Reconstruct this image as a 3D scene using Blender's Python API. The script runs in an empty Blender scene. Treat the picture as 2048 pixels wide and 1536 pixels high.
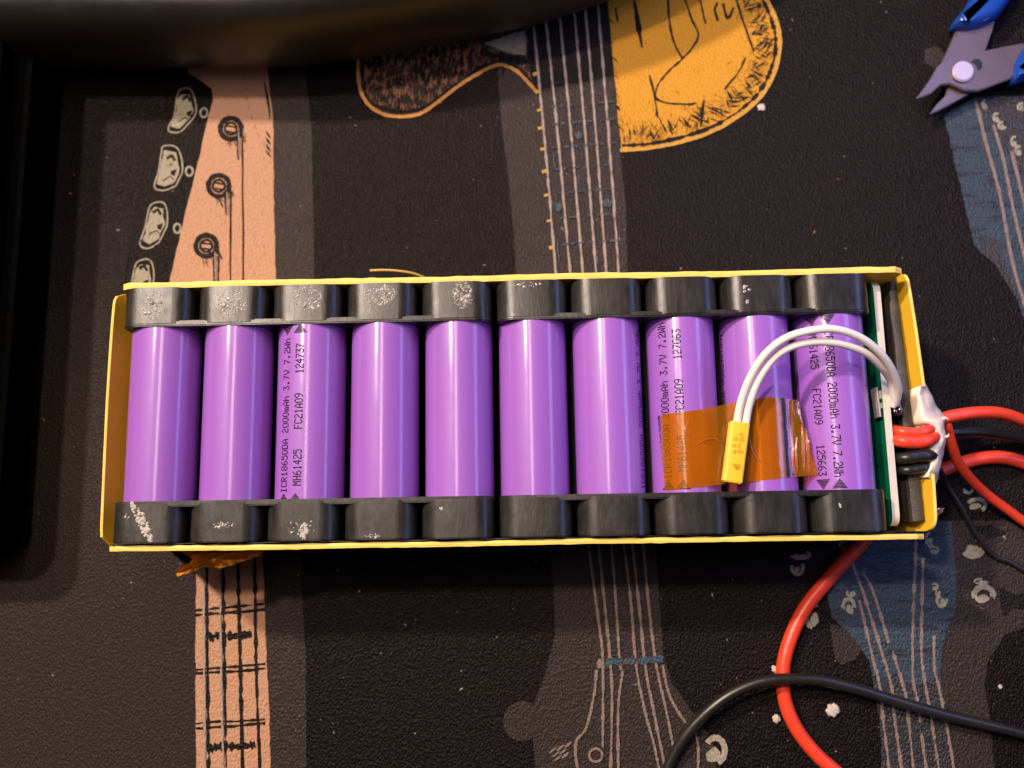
import bpy, bmesh, math, random
from mathutils import Vector, Matrix, noise
from mathutils.geometry import tessellate_polygon

random.seed(7)
MM = 0.001
scene = bpy.context.scene
COL = scene.collection

# ------------------------------------------------------------------ camera
CAM = Vector((7.946, -32.894, 274.46))                      # millimetres above the cloth
ROT = (Matrix.Rotation(0.1645, 3, 'X') @ Matrix.Rotation(0.0148, 3, 'Y') @ Matrix.Rotation(-0.0188, 3, 'Z'))
FPX = 1800.0
cam_data = bpy.data.cameras.new('camera')
cam_data.sensor_width = 36.0
cam_data.lens = FPX / 2048.0 * 36.0
cam_data.clip_start = 0.005
cam_data.clip_end = 50.0
cam_data.dof.use_dof = True
cam_data.dof.focus_distance = 0.237
cam_data.dof.aperture_fstop = 11.0
cam = bpy.data.objects.new('camera', cam_data)
cam.matrix_world = Matrix.Translation(CAM * MM) @ ROT.to_4x4()
COL.objects.link(cam)
scene.camera = cam

# ------------------------------------------------------------------ world and lamps (a dim room at night)
world = bpy.data.worlds.new('World')
scene.world = world
world.use_nodes = True
bg = world.node_tree.nodes['Background']
bg.inputs[0].default_value = (1.0, 0.80, 0.66, 1)
bg.inputs[1].default_value = 0.016


def area(name, loc, target, sx, sy, power, color):
    d = bpy.data.lights.new(name, 'AREA')
    d.shape = 'RECTANGLE'
    d.size = sx * MM
    d.size_y = sy * MM
    d.energy = power
    d.color = color
    o = bpy.data.objects.new(name, d)
    loc = Vector(loc); v = Vector(target) - loc
    az = -v.normalized()                                # a lamp shines along its own -Z; its length runs along the room's Y
    ay = (Vector((0, 1, 0)) - az * az.y).normalized()
    ax = ay.cross(az)
    o.matrix_world = Matrix.Translation(loc * MM) @ Matrix((ax, ay, az)).transposed().to_4x4()
    COL.objects.link(o)
    return o


WARM = (1.0, 0.80, 0.65)
area('lamp_overhead', (-66, 180, 490), (-30, 120, 40), 64, 380, 1.05, WARM)
area('ceiling_lamp', (-1180, 900, 1480), (0, 0, 0), 100, 100, 52.0, WARM)
area('ceiling_lamp', (-640, 450, 1480), (0, 0, 0), 90, 90, 18.0, WARM)
area('screen_right', (228, 85, 165), (20, 0, 40), 46, 330, 0.38, (0.32, 0.42, 1.0))

scene.view_settings.view_transform = 'Standard'
scene.view_settings.look = 'None'
scene.view_settings.exposure = -0.08
scene.view_settings.gamma = 1.0
scene.view_settings.use_curve_mapping = False


# ------------------------------------------------------------------ helpers
def P(px, py, z=0.0):
    """point of the place (mm) that lies at height z on the line of sight through a photo pixel"""
    d = ROT @ Vector(((px - 1024) / FPX, (768 - py) / FPX, -1.0))
    t = (z - CAM.z) / d.z
    return CAM + d * t


def tag(o, label=None, cat=None, group=None, kind=None):
    if label: o['label'] = label
    if cat: o['category'] = cat
    if group: o['group'] = group
    if kind: o['kind'] = kind
    return o


def link(name, me, mat, parent=None, smooth=False):
    if mat is not None and not me.materials:
        me.materials.append(mat)
    if smooth:
        for p in me.polygons: p.use_smooth = True
    o = bpy.data.objects.new(name, me)
    COL.objects.link(o)
    if parent is not None: o.parent = parent
    return o


def mesh(name, verts, faces, mat, parent=None, smooth=False):
    me = bpy.data.meshes.new(name)
    me.from_pydata([(v[0] * MM, v[1] * MM, v[2] * MM) for v in verts], [], faces)
    me.update()
    return link(name, me, mat, parent, smooth)


def bm_obj(name, bm, mat, parent=None, smooth=False, angle=None):
    bmesh.ops.recalc_face_normals(bm, faces=bm.faces)
    for v in bm.verts: v.co *= MM
    me = bpy.data.meshes.new(name)
    bm.to_mesh(me); bm.free()
    o = link(name, me, mat, parent, smooth or angle is not None)
    if angle is not None:
        me.set_sharp_from_angle(angle=math.radians(angle))
    return o


def empty(name, loc=(0, 0, 0)):
    o = bpy.data.objects.new(name, None)
    o.empty_display_size = 0.01
    o.location = Vector(loc) * MM
    COL.objects.link(o)
    return o


def catmull(pts, n=10):
    pts = [Vector(p) for p in pts]
    out = []
    for i in range(len(pts) - 1):
        p0 = pts[i - 1] if i else pts[0] * 2 - pts[1]
        p1, p2 = pts[i], pts[i + 1]
        p3 = pts[i + 2] if i + 2 < len(pts) else p2 * 2 - p1
        for k in range(n):
            t = k / n
            out.append(0.5 * ((2 * p1) + (p2 - p0) * t + (2 * p0 - 5 * p1 + 4 * p2 - p3) * t * t + (3 * p1 - p0 - 3 * p2 + p3) * t ** 3))
    out.append(pts[-1])
    return out


def tube_data(path, rad, seg=16, wob=0.0):
    V = []; F = []
    n = len(path)
    up = Vector((0, 0, 1))
    for i, p in enumerate(path):
        t = (path[min(i + 1, n - 1)] - path[max(i - 1, 0)]).normalized()
        a = t.cross(up)
        if a.length < 1e-3: a = t.cross(Vector((0, 1, 0)))
        a.normalize(); b = a.cross(t).normalized(); up = b
        r = rad(i / (n - 1)) if callable(rad) else rad
        r *= 1 + wob * noise.noise(p * 0.35)
        for k in range(seg):
            an = 2 * math.pi * k / seg
            V.append(p + a * math.cos(an) * r + b * math.sin(an) * r)
    for i in range(n - 1):
        for k in range(seg):
            k2 = (k + 1) % seg
            F.append((i * seg + k, i * seg + k2, (i + 1) * seg + k2, (i + 1) * seg + k))
    F.append(tuple(reversed(range(seg))))
    F.append(tuple((n - 1) * seg + k for k in range(seg)))
    return V, F


def tube(name, pts, rad, mat, parent=None, n=10, seg=18, wob=0.0):
    V, F = tube_data(catmull(pts, n), rad, seg, wob)
    return mesh(name, V, F, mat, parent, True)


def prism(bm, outline, axis_a, axis_b, axis_n, origin, d0, d1):
    """extrude a 2-D outline (a, b) along n from d0 to d1"""
    a, b, n, o = Vector(axis_a), Vector(axis_b), Vector(axis_n), Vector(origin)
    lo = [bm.verts.new(o + a * x + b * y + n * d0) for x, y in outline]
    hi = [bm.verts.new(o + a * x + b * y + n * d1) for x, y in outline]
    k = len(outline)
    for i in range(k):
        j = (i + 1) % k
        bm.faces.new((lo[i], lo[j], hi[j], hi[i]))
    bm.faces.new(list(reversed(lo))); bm.faces.new(hi)


def rrect(x0, y0, x1, y1, r, seg=6, corners=(1, 1, 1, 1)):
    """rounded rectangle outline; corners order: (x1,y1) (x0,y1) (x0,y0) (x1,y0)"""
    pts = []
    for (cx, cy, a0), use in zip(((x1 - r, y1 - r, 0), (x0 + r, y1 - r, 90), (x0 + r, y0 + r, 180), (x1 - r, y0 + r, 270)), corners):
        if not use:
            pts.append((x1 if a0 in (0, 270) else x0, y1 if a0 in (0, 90) else y0)); continue
        for k in range(seg + 1):
            an = math.radians(a0 + 90 * k / seg)
            pts.append((cx + r * math.cos(an), cy + r * math.sin(an)))
    return pts


# ------------------------------------------------------------------ materials
def srgb(r, g, b):
    def c(v):
        v /= 255.0
        return v / 12.92 if v <= 0.04045 else ((v + 0.055) / 1.055) ** 2.4
    return (c(r), c(g), c(b), 1.0)


class NT:
    def __init__(self, name):
        self.m = bpy.data.materials.new(name); self.m.use_nodes = True
        self.t = self.m.node_tree; self.b = self.t.nodes['Principled BSDF']
        self.out = self.t.nodes['Material Output']
        tc = self.t.nodes.new('ShaderNodeTexCoord'); self.co = tc.outputs['Object']

    def n(self, kind, **kw):
        nd = self.t.nodes.new('ShaderNode' + kind)
        for k, v in kw.items():
            if k.startswith('i_'):
                nd.inputs[k[2:].replace('_', ' ')].default_value = v
            else: setattr(nd, k, v)
        return nd

    def l(self, a, b): self.t.links.new(a, b)

    def mapped(self, scale):
        mp = self.n('Mapping'); mp.inputs['Scale'].default_value = scale
        self.l(self.co, mp.inputs[0]); return mp.outputs[0]

    def noise(self, scale, detail=3, rough=0.55, stretch=None):
        nz = self.n('TexNoise'); nz.inputs['Scale'].default_value = scale
        nz.inputs['Detail'].default_value = detail; nz.inputs['Roughness'].default_value = rough
        self.l(self.mapped(stretch) if stretch else self.co, nz.inputs['Vector'])
        return nz.outputs['Fac']

    def ramp(self, fac, stops):
        r = self.n('ValToRGB'); e = r.color_ramp.elements
        while len(e) > 1: e.remove(e[-1])
        e[0].position, e[0].color = stops[0]
        for p, c in stops[1:]:
            x = e.new(p); x.color = c
        self.l(fac, r.inputs[0]); return r.outputs[0]

    def mixc(self, fac, a, b, mode='MIX'):
        m = self.n('Mix', data_type='RGBA', blend_type=mode)
        if isinstance(fac, float): m.inputs[0].default_value = fac
        else: self.l(fac, m.inputs[0])
        for s, v in ((m.inputs[6], a), (m.inputs[7], b)):
            if isinstance(v, tuple): s.default_value = v
            else: self.l(v, s)
        return m.outputs[2]

    def bump(self, h, strength, dist, prev=None):
        b = self.n('Bump'); b.inputs['Strength'].default_value = strength; b.inputs['Distance'].default_value = dist
        self.l(h, b.inputs['Height'])
        if prev is not None: self.l(prev, b.inputs['Normal'])
        return b.outputs[0]

    def set(self, **kw):
        for k, v in kw.items():
            s = self.b.inputs[k.replace('_', ' ')]
            if hasattr(v, 'is_output'): self.l(v, s)
            else: s.default_value = v
        return self


def grey(v): return (v, v, v, 1)


def plastic(name, col, rough=0.35, var=0.08, bump=0.0, bscale=900, spec=0.5, **kw):
    t = NT(name)
    f = t.noise(140, 4)
    c2 = tuple(max(0, x * (1 - 2.2 * var)) for x in col[:3]) + (1,)
    t.set(Base_Color=t.mixc(f, c2, tuple(min(1, x * (1 + var)) for x in col[:3]) + (1,)))
    rr = t.n('MapRange'); rr.inputs['To Min'].default_value = max(0.02, rough - 0.08); rr.inputs['To Max'].default_value = rough + 0.08
    t.l(t.noise(260, 3), rr.inputs[0]); t.l(rr.outputs[0], t.b.inputs['Roughness'])
    t.b.inputs['Specular IOR Level'].default_value = spec
    if bump: t.set(Normal=t.bump(t.noise(bscale, 3), bump, 0.0002))
    for k, v in kw.items(): t.b.inputs[k.replace('_', ' ')].default_value = v
    return t.m


def cloth(name, col, var=0.25, streak=None, spec=0.5, patch=None, sheen_ramp=None):
    """printed leatherette: one colour of the print, on the same embossed grain everywhere"""
    t = NT(name)
    f = t.noise(900, 4, 0.7, streak)
    lo = tuple(x * (1 - var) for x in col[:3]) + (1,); hi = tuple(min(1, x * (1 + var)) for x in col[:3]) + (1,)
    c = t.mixc(f, lo, hi)
    if patch:
        f2 = t.ramp(t.noise(patch[0], 5, 0.75, patch[3] if len(patch) > 3 else None), [(patch[1], grey(0)), (patch[1] + 0.08, grey(1))])
        c = t.mixc(f2, c, patch[2])
    if sheen_ramp:      # the cloth's sheen painted in: colour ramps from black to charcoal along y
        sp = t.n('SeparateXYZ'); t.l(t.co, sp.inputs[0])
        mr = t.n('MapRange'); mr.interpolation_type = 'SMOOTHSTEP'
        mr.inputs['From Min'].default_value = sheen_ramp[0] * MM; mr.inputs['From Max'].default_value = sheen_ramp[1] * MM
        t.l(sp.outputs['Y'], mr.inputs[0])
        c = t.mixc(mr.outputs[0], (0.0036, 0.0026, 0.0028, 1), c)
    # pale flecks on the grain: its glints painted into the colour
    v = t.n('TexVoronoi'); v.inputs['Scale'].default_value = 1900
    t.l(t.mapped((1.0, 0.62, 1.0)), v.inputs['Vector'])
    n1 = t.noise(2300, 4, 0.75, (1.0, 0.5, 1.0))
    h = t.n('Math', operation='ADD'); t.l(v.outputs['Distance'], h.inputs[0]); t.l(n1, h.inputs[1])
    fleck = t.ramp(t.noise(1500, 3, 0.6, (1.0, 0.42, 1.0)), [(0.62, grey(0)), (0.76, grey(1))])
    glint_tone = t.ramp(t.noise(60, 3, 0.6), [(0.35, grey(0.25)), (0.7, grey(1))])
    c = t.mixc(1.0, c, t.mixc(fleck, (0, 0, 0, 1), t.mixc(glint_tone, (0.014, 0.012, 0.011, 1), (0.055, 0.047, 0.044, 1))), 'ADD')
    t.set(Base_Color=c, Roughness=0.36, Normal=t.bump(h.outputs[0], 0.8, 0.00035))
    t.b.inputs['Specular Tint'].default_value = (1.0, 0.86, 0.84, 1)
    t.b.inputs['Specular IOR Level'].default_value = spec
    return t.m


M = {}
M['cloth'] = cloth('cloth_black', (0.0036, 0.0026, 0.0028, 1), spec=0.15)
M['band'] = cloth('cloth_charcoal', (0.0235, 0.018, 0.0165, 1), spec=0.26)
M['sheen_ramp'] = cloth('cloth_charcoal_sheen', (0.0235, 0.018, 0.0165, 1), spec=0.15, sheen_ramp=(P(150, 340).y, P(150, 1000).y))
M['ink'] = cloth('cloth_ink', (0.006, 0.005, 0.005, 1), spec=0.18)
M['peach'] = cloth('cloth_peach', (0.44, 0.24, 0.145, 1), 0.18, spec=0.3)
M['gold'] = cloth('cloth_gold', (0.56, 0.255, 0.012, 1), 0.16, spec=0.3)
M['amber_line'] = cloth('cloth_amber_line', (0.55, 0.25, 0.06, 1), 0.12, spec=0.3)
M['brown'] = cloth('cloth_brown', (0.24, 0.105, 0.05, 1), 0.3, spec=0.3, patch=(420, 0.43, (0.012, 0.009, 0.008, 1), (1.6, 0.7, 1)))
M['string'] = cloth('cloth_string', (0.31, 0.25, 0.215, 1), 0.35, spec=0.3, patch=(600, 0.62, (0.06, 0.05, 0.045, 1)))
M['string_warm'] = cloth('cloth_string_warm', (0.215, 0.155, 0.13, 1), 0.35, spec=0.3, patch=(600, 0.62, (0.05, 0.04, 0.035, 1)))
M['pale'] = cloth('cloth_pale', (0.30, 0.27, 0.20, 1), 0.35, spec=0.3, patch=(330, 0.58, (0.03, 0.027, 0.024, 1)))
M['blue'] = cloth('cloth_blue', (0.026, 0.047, 0.068, 1), 0.75, (0.25, 1.6, 1), spec=0.3, patch=(260, 0.53, (0.012, 0.016, 0.024, 1), (0.3, 1.8, 1)))
M['denim'] = cloth('cloth_dark_blue', (0.015, 0.017, 0.021, 1), 0.5, (0.3, 1.6, 1), patch=(200, 0.58, (0.018, 0.032, 0.05, 1), (0.4, 1.6, 1)))
M['cyan'] = cloth('cloth_cyan', (0.018, 0.06, 0.095, 1), 0.5, patch=(500, 0.48, (0.03, 0.03, 0.03, 1)))
M['yellow_tick'] = cloth('cloth_yellow_tick', (0.5, 0.27, 0.03, 1), 0.15)


def cell_mat():
    t = NT('purple_shrink_wrap')
    oi = t.n('ObjectInfo'); cm = t.n('CombineXYZ'); ad = t.n('VectorMath', operation='ADD')
    for k in range(3): t.l(oi.outputs['Random'], cm.inputs[k])
    t.l(t.co, ad.inputs[0]); t.l(cm.outputs[0], ad.inputs[1]); t.co = ad.outputs[0]     # every wrap has its own dents and scuffs
    f = t.noise(45, 4, 0.6, (1, 0.25, 1))
    scuff = t.ramp(t.noise(210, 5, 0.75, (2.5, 0.6, 2.5)), [(0.66, grey(0)), (0.76, grey(1))])
    c = t.mixc(f, (0.265, 0.094, 0.455, 1), (0.315, 0.116, 0.525, 1))
    t.set(Base_Color=t.mixc(scuff, c, t.mixc(0.12, c, (0.7, 0.5, 0.8, 1))), Roughness=0.45)
    t.b.inputs['Specular IOR Level'].default_value = 0.3
    t.b.inputs['Coat Weight'].default_value = 0.85
    t.b.inputs['Coat IOR'].default_value = 1.5
    t.l(t.ramp(t.noise(130, 4, 0.7, (1.5, 0.6, 1.5)), [(0.3, grey(0.11)), (0.75, grey(0.2))]), t.b.inputs['Coat Roughness'])
    n1 = t.bump(t.noise(38, 3, 0.5, (1, 0.35, 1)), 0.22, 0.0005)
    n2 = t.bump(t.noise(1400, 2), 0.02, 0.0002, n1)
    t.set(Normal=n2); t.l(n2, t.b.inputs['Coat Normal'])
    return t.m


M['cell'] = cell_mat()
M['print'] = plastic('black_ink_jet', (0.008, 0.003, 0.010, 1), 0.6, spec=0.15)


def holder_mat():
    t = NT('black_abs')
    sc = t.ramp(t.noise(170, 6, 0.72, (2.2, 0.7, 1)), [(0.40, (0.013, 0.0118, 0.0115, 1)), (0.72, (0.036, 0.032, 0.030, 1))])
    t.set(Base_Color=sc)
    t.set(Roughness=t.ramp(t.noise(120, 5, 0.7), [(0.3, grey(0.27)), (0.7, grey(0.42))]))
    n1 = t.bump(t.noise(420, 5, 0.65, (2.0, 0.6, 1)), 0.22, 0.0003)
    t.set(Normal=t.bump(t.noise(90, 2), 0.12, 0.0008, n1))
    return t.m


M['holder'] = holder_mat()
M['panel'] = plastic('yellow_epoxy_board', (0.80, 0.48, 0.03, 1), 0.42, 0.05, 0.12, 300)
M['edge'] = plastic('yellow_board_cut_edge', (0.85, 0.62, 0.13, 1), 0.55, 0.14, 0.4, 700)
M['foam'] = plastic('black_foam', (0.065, 0.054, 0.043, 1), 0.6, 0.5, 1.0, 1800, 0.5)
M['case'] = plastic('dull_black_case', (0.0009, 0.0009, 0.001, 1), 0.85, 0.3, 0.2, 500, 0.02)
M['dark'] = plastic('dark_filler', (0.012, 0.011, 0.011, 1), 0.6, 0.3)
M['lip'] = plastic('black_insulating_paper', (0.020, 0.020, 0.016, 1), 0.32, 0.4, 0.5, 300)
M['pcb'] = plastic('green_solder_mask', (0.004, 0.17, 0.075, 1), 0.28, 0.3, 0.15, 500)
M['pcb_edge'] = plastic('pale_fibreglass_edge', (0.60, 0.56, 0.47, 1), 0.55, 0.12, 0.4, 900)
M['metal'] = plastic('nickel', (0.62, 0.58, 0.52, 1), 0.35, 0.1, 0.2, 600, Metallic=0.5)
M['solder'] = plastic('solder', (0.25, 0.25, 0.27, 1), 0.22, 0.2, 0.3, 600, Metallic=1.0)
M['red'] = plastic('red_silicone', (0.76, 0.055, 0.022, 1), 0.38, 0.06, 0.08, 400)
M['black_wire'] = plastic('black_silicone', (0.018, 0.016, 0.015, 1), 0.36, 0.25, 0.1, 500)
M['white_wire'] = plastic('white_silicone', (0.80, 0.74, 0.68, 1), 0.42, 0.03, 0.05, 400)
M['sensor'] = plastic('yellow_sensor_sleeve', (0.84, 0.52, 0.025, 1), 0.4, 0.10, 0.25, 350)
M['sensor_ink'] = plastic('sensor_worn_print', (0.60, 0.32, 0.012, 1), 0.45, 0.2)
M['crumb'] = plastic('white_crumb', (0.52, 0.45, 0.40, 1), 0.7, 0.1, 0.5, 900)
M['lint'] = plastic('lint', (0.42, 0.35, 0.30, 1), 0.6, 0.4)
M['speck'] = plastic('orange_speck', (0.45, 0.18, 0.07, 1), 0.6, 0.3)
M['grip'] = plastic('blue_grip', (0.012, 0.060, 0.33, 1), 0.16, 0.06, 0.03, 200, 0.6)
M['steel'] = plastic('brushed_steel', (0.17, 0.115, 0.105, 1), 0.36, 0.12, 0.1, 900, Metallic=0.55)
M['rivet'] = plastic('rivet_steel', (0.6, 0.46, 0.46, 1), 0.4, 0.03, 0.0, Metallic=0.5)
M['hair'] = plastic('yellow_offcut', (0.5, 0.36, 0.08, 1), 0.5)
M['res_clear'] = plastic('glossy_glue_residue', (0.40, 0.36, 0.33, 1), 0.2, 0.4, 0.3, 900, 0.9)
M['res_white'] = plastic('torn_white_residue', (0.50, 0.45, 0.41, 1), 0.55, 0.2, 0.6, 900)


def glue_mat():
    t = NT('hot_glue')
    t.set(Base_Color=t.mixc(t.noise(160, 3), (0.72, 0.55, 0.44, 1), (0.86, 0.72, 0.60, 1)), Roughness=0.35, Normal=t.bump(t.noise(140, 3), 0.25, 0.0008))
    t.b.inputs['Subsurface Weight'].default_value = 0.35
    t.b.inputs['Subsurface Radius'].default_value = (0.003, 0.0018, 0.001)
    t.b.inputs['Subsurface Scale'].default_value = 1.0
    return t.m


M['glue'] = glue_mat()


def tape_mat(name, tint, body=0.30):
    t = NT(name)
    tr = t.n('BsdfTransparent'); gl = t.n('BsdfGlossy'); di = t.n('BsdfDiffuse')
    t.l(t.mixc(t.noise(120, 4), tint, tuple(x * 0.86 for x in tint[:3]) + (1,)), tr.inputs[0])
    gl.inputs['Roughness'].default_value = 0.18
    di.inputs[0].default_value = (0.84, 0.34, 0.012, 1)
    nb = t.bump(t.noise(110, 2, 0.5), 0.10, 0.0005)
    t.l(nb, gl.inputs['Normal'])
    fr = t.n('Fresnel'); fr.inputs[0].default_value = 1.5
    t.l(nb, fr.inputs['Normal'])
    a = t.n('MixShader'); a.inputs[0].default_value = body
    t.l(tr.outputs[0], a.inputs[1]); t.l(di.outputs[0], a.inputs[2])
    b = t.n('MixShader'); t.l(fr.outputs[0], b.inputs[0]); t.l(a.outputs[0], b.inputs[1]); t.l(gl.outputs[0], b.inputs[2])
    t.l(b.outputs[0], t.out.inputs[0])
    return t.m


M['tape'] = tape_mat('amber_polyimide_film', (1.0, 0.58, 0.07, 1), 0.17)
M['scrap'] = tape_mat('crumpled_amber_film', (0.95, 0.5, 0.05, 1), 0.6)


def tube_mat():
    t = NT('scratched_black_gloss')
    base = (0.014, 0.012, 0.011, 1)
    dust = t.ramp(t.noise(900, 3, 0.8), [(0.70, grey(0)), (0.76, grey(1))])
    t.set(Base_Color=t.mixc(dust, base, (0.06, 0.05, 0.045, 1)))
    t.set(Roughness=t.ramp(t.noise(70, 5, 0.7, (1, 3, 1)), [(0.3, grey(0.32)), (0.75, grey(0.48))]))
    t.set(Normal=t.bump(t.noise(180, 4), 0.05, 0.0005))
    return t.m


M['tube'] = tube_mat()

# ------------------------------------------------------------------ the tablecloth with its printed guitars
CW = 420
bm = bmesh.new()
N = 60
grid = [[bm.verts.new((-CW + 2 * CW * i / N, -CW + 2 * CW * j / N, 0.0)) for i in range(N + 1)] for j in range(N + 1)]
for j in range(N):
    for i in range(N):
        bm.faces.new((grid[j][i], grid[j][i + 1], grid[j + 1][i + 1], grid[j + 1][i]))
table = bm_obj('tablecloth', bm, M['cloth'])
tag(table, 'black leather-grain tablecloth printed with sketched guitars', 'tablecloth', kind='structure')

LAYER = [0.02]


def rough_outline(pts, step=7.0, amp=1.6, closed=True):
    """resample a pixel outline and roughen it like a screen print"""
    out = []
    k = len(pts)
    for i in range(k if closed else k - 1):
        a = Vector(pts[i]).to_2d(); b = Vector(pts[(i + 1) % k]).to_2d()
        n = max(1, int((b - a).length / step))
        for s in range(n):
            p = a.lerp(b, s / n)
            q = Vector((p.x * 0.06, p.y * 0.06, 3.3)); q2 = Vector((p.x * 0.3, p.y * 0.3, 9.1))
            p = p + Vector((noise.noise(q) * amp + noise.noise(q2) * amp * 0.6, noise.noise(q + Vector((40, 7, 1))) * amp))
            out.append(p)
    if not closed: out.append(Vector(pts[-1]).to_2d())
    return out


class Print:
    """flat ink of one colour: polygons and brush strokes given as photo pixels, laid on the cloth"""
    def __init__(self): self.V = []; self.F = []; self.k = 0

    def lift(self):
        self.k += 1
        return (self.k % 24) * 0.0011

    def poly(self, pts, amp=1.6, step=7.0, z=0.0):
        z = self.lift()
        o = rough_outline(pts, step, amp)
        base = len(self.V)
        w = [P(p.x, p.y, 0) for p in o]
        self.V += [(p.x, p.y, z) for p in w]
        for t in tessellate_polygon([[Vector((p.x, p.y, 0)) for p in w]]):
            self.F.append(tuple(base + i for i in t))
        return self

    def stroke(self, pts, w, amp=0.8, smooth=True, vary=0.25, z=0.0, taper=False, n=6):
        z = self.lift()
        pts = [Vector((p[0], p[1], 0)) for p in pts]
        if smooth and len(pts) > 2: pts = catmull(pts, n)
        else: pts = [v.to_3d() for v in rough_outline([(p.x, p.y) for p in pts], 8, 0, False)]
        base = len(self.V); k = len(pts)
        sd = random.random() * 100
        for i, p in enumerate(pts):
            t = (pts[min(i + 1, k - 1)] - pts[max(i - 1, 0)])
            if t.length < 1e-6: t = Vector((1, 0, 0))
            t.normalize(); nrm = Vector((-t.y, t.x, 0))
            ww = w * (1 + vary * noise.noise(Vector((i * 0.7, sd, 0))) + vary * (random.random() - 0.5))
            if taper: ww *= math.sin(math.pi * (0.08 + 0.84 * i / max(1, k - 1)))
            c = p + nrm * amp * noise.noise(Vector((i * 0.5, sd, 5)))
            for s in (-1, 1):
                q = P(c.x + nrm.x * s * ww / 2, c.y + nrm.y * s * ww / 2, 0)
                self.V.append((q.x, q.y, z))
        for i in range(k - 1):
            a = base + 2 * i
            self.F.append((a, a + 1, a + 3, a + 2))
        return self

    def ring(self, c, rx, ry, w, a0=0, a1=360):
        pts = [(c[0] + rx * math.cos(math.radians(a)), c[1] + ry * math.sin(math.radians(a))) for a in range(a0, a1 + 1, 20)]
        return self.stroke(pts, w, n=2)

    def blob(self, c, rx, ry, amp=2.0):
        pts = [(c[0] + rx * math.cos(a * math.pi / 8), c[1] + ry * math.sin(a * math.pi / 8)) for a in range(16)]
        return self.poly(pts, amp, 4)

    def done(self, name, mat, label=None):
        LAYER[0] += 0.03
        z = LAYER[0]
        o = mesh(name, [(x, y, z + dz) for x, y, dz in self.V], self.F, M[mat], table)
        # all ink faces up
        me = o.data
        bmx = bmesh.new(); bmx.from_mesh(me)
        for f in bmx.faces:
            if f.normal.z < 0: f.normal_flip()
        bmx.to_mesh(me); bmx.free()
        if label: o['label'] = label
        return o


def z8(X, Y): return (1448 + X / 3.227, 1060 + Y / 3.227)
def z7(X, Y): return (900 + X / 3.227, 1060 + Y / 3.227)
def z2(X, Y): return (650 + X / 2.926, Y / 2.926)
def z3(X, Y): return (1150 + X / 3.7236, Y / 3.7236)
def z1(X, Y): return (X / 2.926, Y / 2.926)
def z5(X, Y): return (1748 + X / 3.49, 200 + Y / 3.49)


# charcoal shading beside the necks
p = Print()
p.poly([(520, 60), (600, 60), (615, 180), (624, 270), (626, 400), (632, 700), (540, 700), (540, 200)])
p.poly([(520, 1040), (600, 1060), (603, 1160), (612, 1330), (613, 1600), (530, 1600)])
p.poly([(990, 60), (1230, 40), (1240, 300), (1250, 400), (1262, 700), (1045, 700), (1028, 480), (1014, 330), (1002, 240)])
p.poly([(1098, 1040), (1308, 1040), (1318, 1200), (1327, 1310), (1345, 1370), (1390, 1430), (1425, 1480), (1440, 1600), (1078, 1600), (1066, 1480), (1062, 1420), (1090, 1350), (1110, 1265), (1107, 1180)])
p.blob((1043, 1442), 38, 40)
p.poly([z8(1440, -60), z8(2200, -60), z8(2200, 520), z8(1810, 680), z8(1700, 850), z8(1680, 1000), z8(1715, 1200), z8(1760, 1700), z8(1380, 1700), z8(1340, 700)])
p.poly([z8(680, 600), z8(800, 640), z8(890, 760), z8(850, 830), z8(760, 870), z8(715, 820)])
p.poly([(1850, 100), (1872, 93), (1888, 105), (1890, 128), (1868, 138), (1848, 125)], 3)
p.done('printed_shading', 'band')
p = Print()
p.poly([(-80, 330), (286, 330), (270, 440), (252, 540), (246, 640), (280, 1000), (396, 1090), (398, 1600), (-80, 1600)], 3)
p.done('printed_shading', 'sheen_ramp')  # charcoal print whose ramp along y has the cloth's sheen painted in

p = Print()
p.poly([z8(1770, 370), z8(1880, 420), z8(1990, 380), z8(1990, 540), z8(1870, 500), z8(1800, 560)], 3)
p.poly([z8(1600, -20), z8(1720, -40), z8(1830, 20), z8(1700, 60)], 3)
p.done('printed_dark_patch', 'ink')

# peach headstock and neck
p = Print()
p.poly([(360, 40), (520, 40), (538, 165), (546, 240), (548, 400), (554, 640), (322, 640), (340, 560), (352, 510), (366, 445), (386, 365), (401, 305), (416, 238), (427, 198), (424, 178), (404, 163), (378, 148)])
p.poly([(386, 1040), (524, 1040), (528, 1160), (532, 1290), (538, 1400), (543, 1600), (393, 1600), (391, 1350), (393, 1160)])
p.done('printed_headstock', 'peach', 'peach guitar headstock and neck printed on the cloth')

p = Print()
for pts in ([z1(1060, 525), z1(1120, 530), z1(1150, 650), z1(1110, 720), z1(1050, 775), z1(985, 760), z1(1020, 680), z1(1035, 580)],
            [z1(960, 855), z1(1040, 870), z1(1070, 990), z1(1030, 1090), z1(960, 1115), z1(905, 1095), z1(930, 1000), z1(945, 900)],
            [z1(900, 1190), z1(965, 1195), z1(980, 1310), z1(930, 1420), z1(870, 1455), z1(820, 1430), z1(850, 1330), z1(870, 1230)],
            [z1(820, 1525), z1(885, 1530), z1(900, 1645), z1(850, 1755), z1(790, 1790), z1(740, 1765), z1(770, 1665), z1(790, 1565)]):
    c = sum((Vector(q) for q in pts), Vector((0, 0))) / len(pts)
    p.poly([tuple(c + (Vector(q) - c) * 0.82) for q in pts], 2.5, 4)
    p.stroke(pts[3:] + pts[:4], 3.0, 0.6)
for c in ((408, 226), (379, 343), (355, 457)):
    p.ring(c, 7, 9, 4)
p.done('printed_tuning_peg', 'pale')

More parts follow.
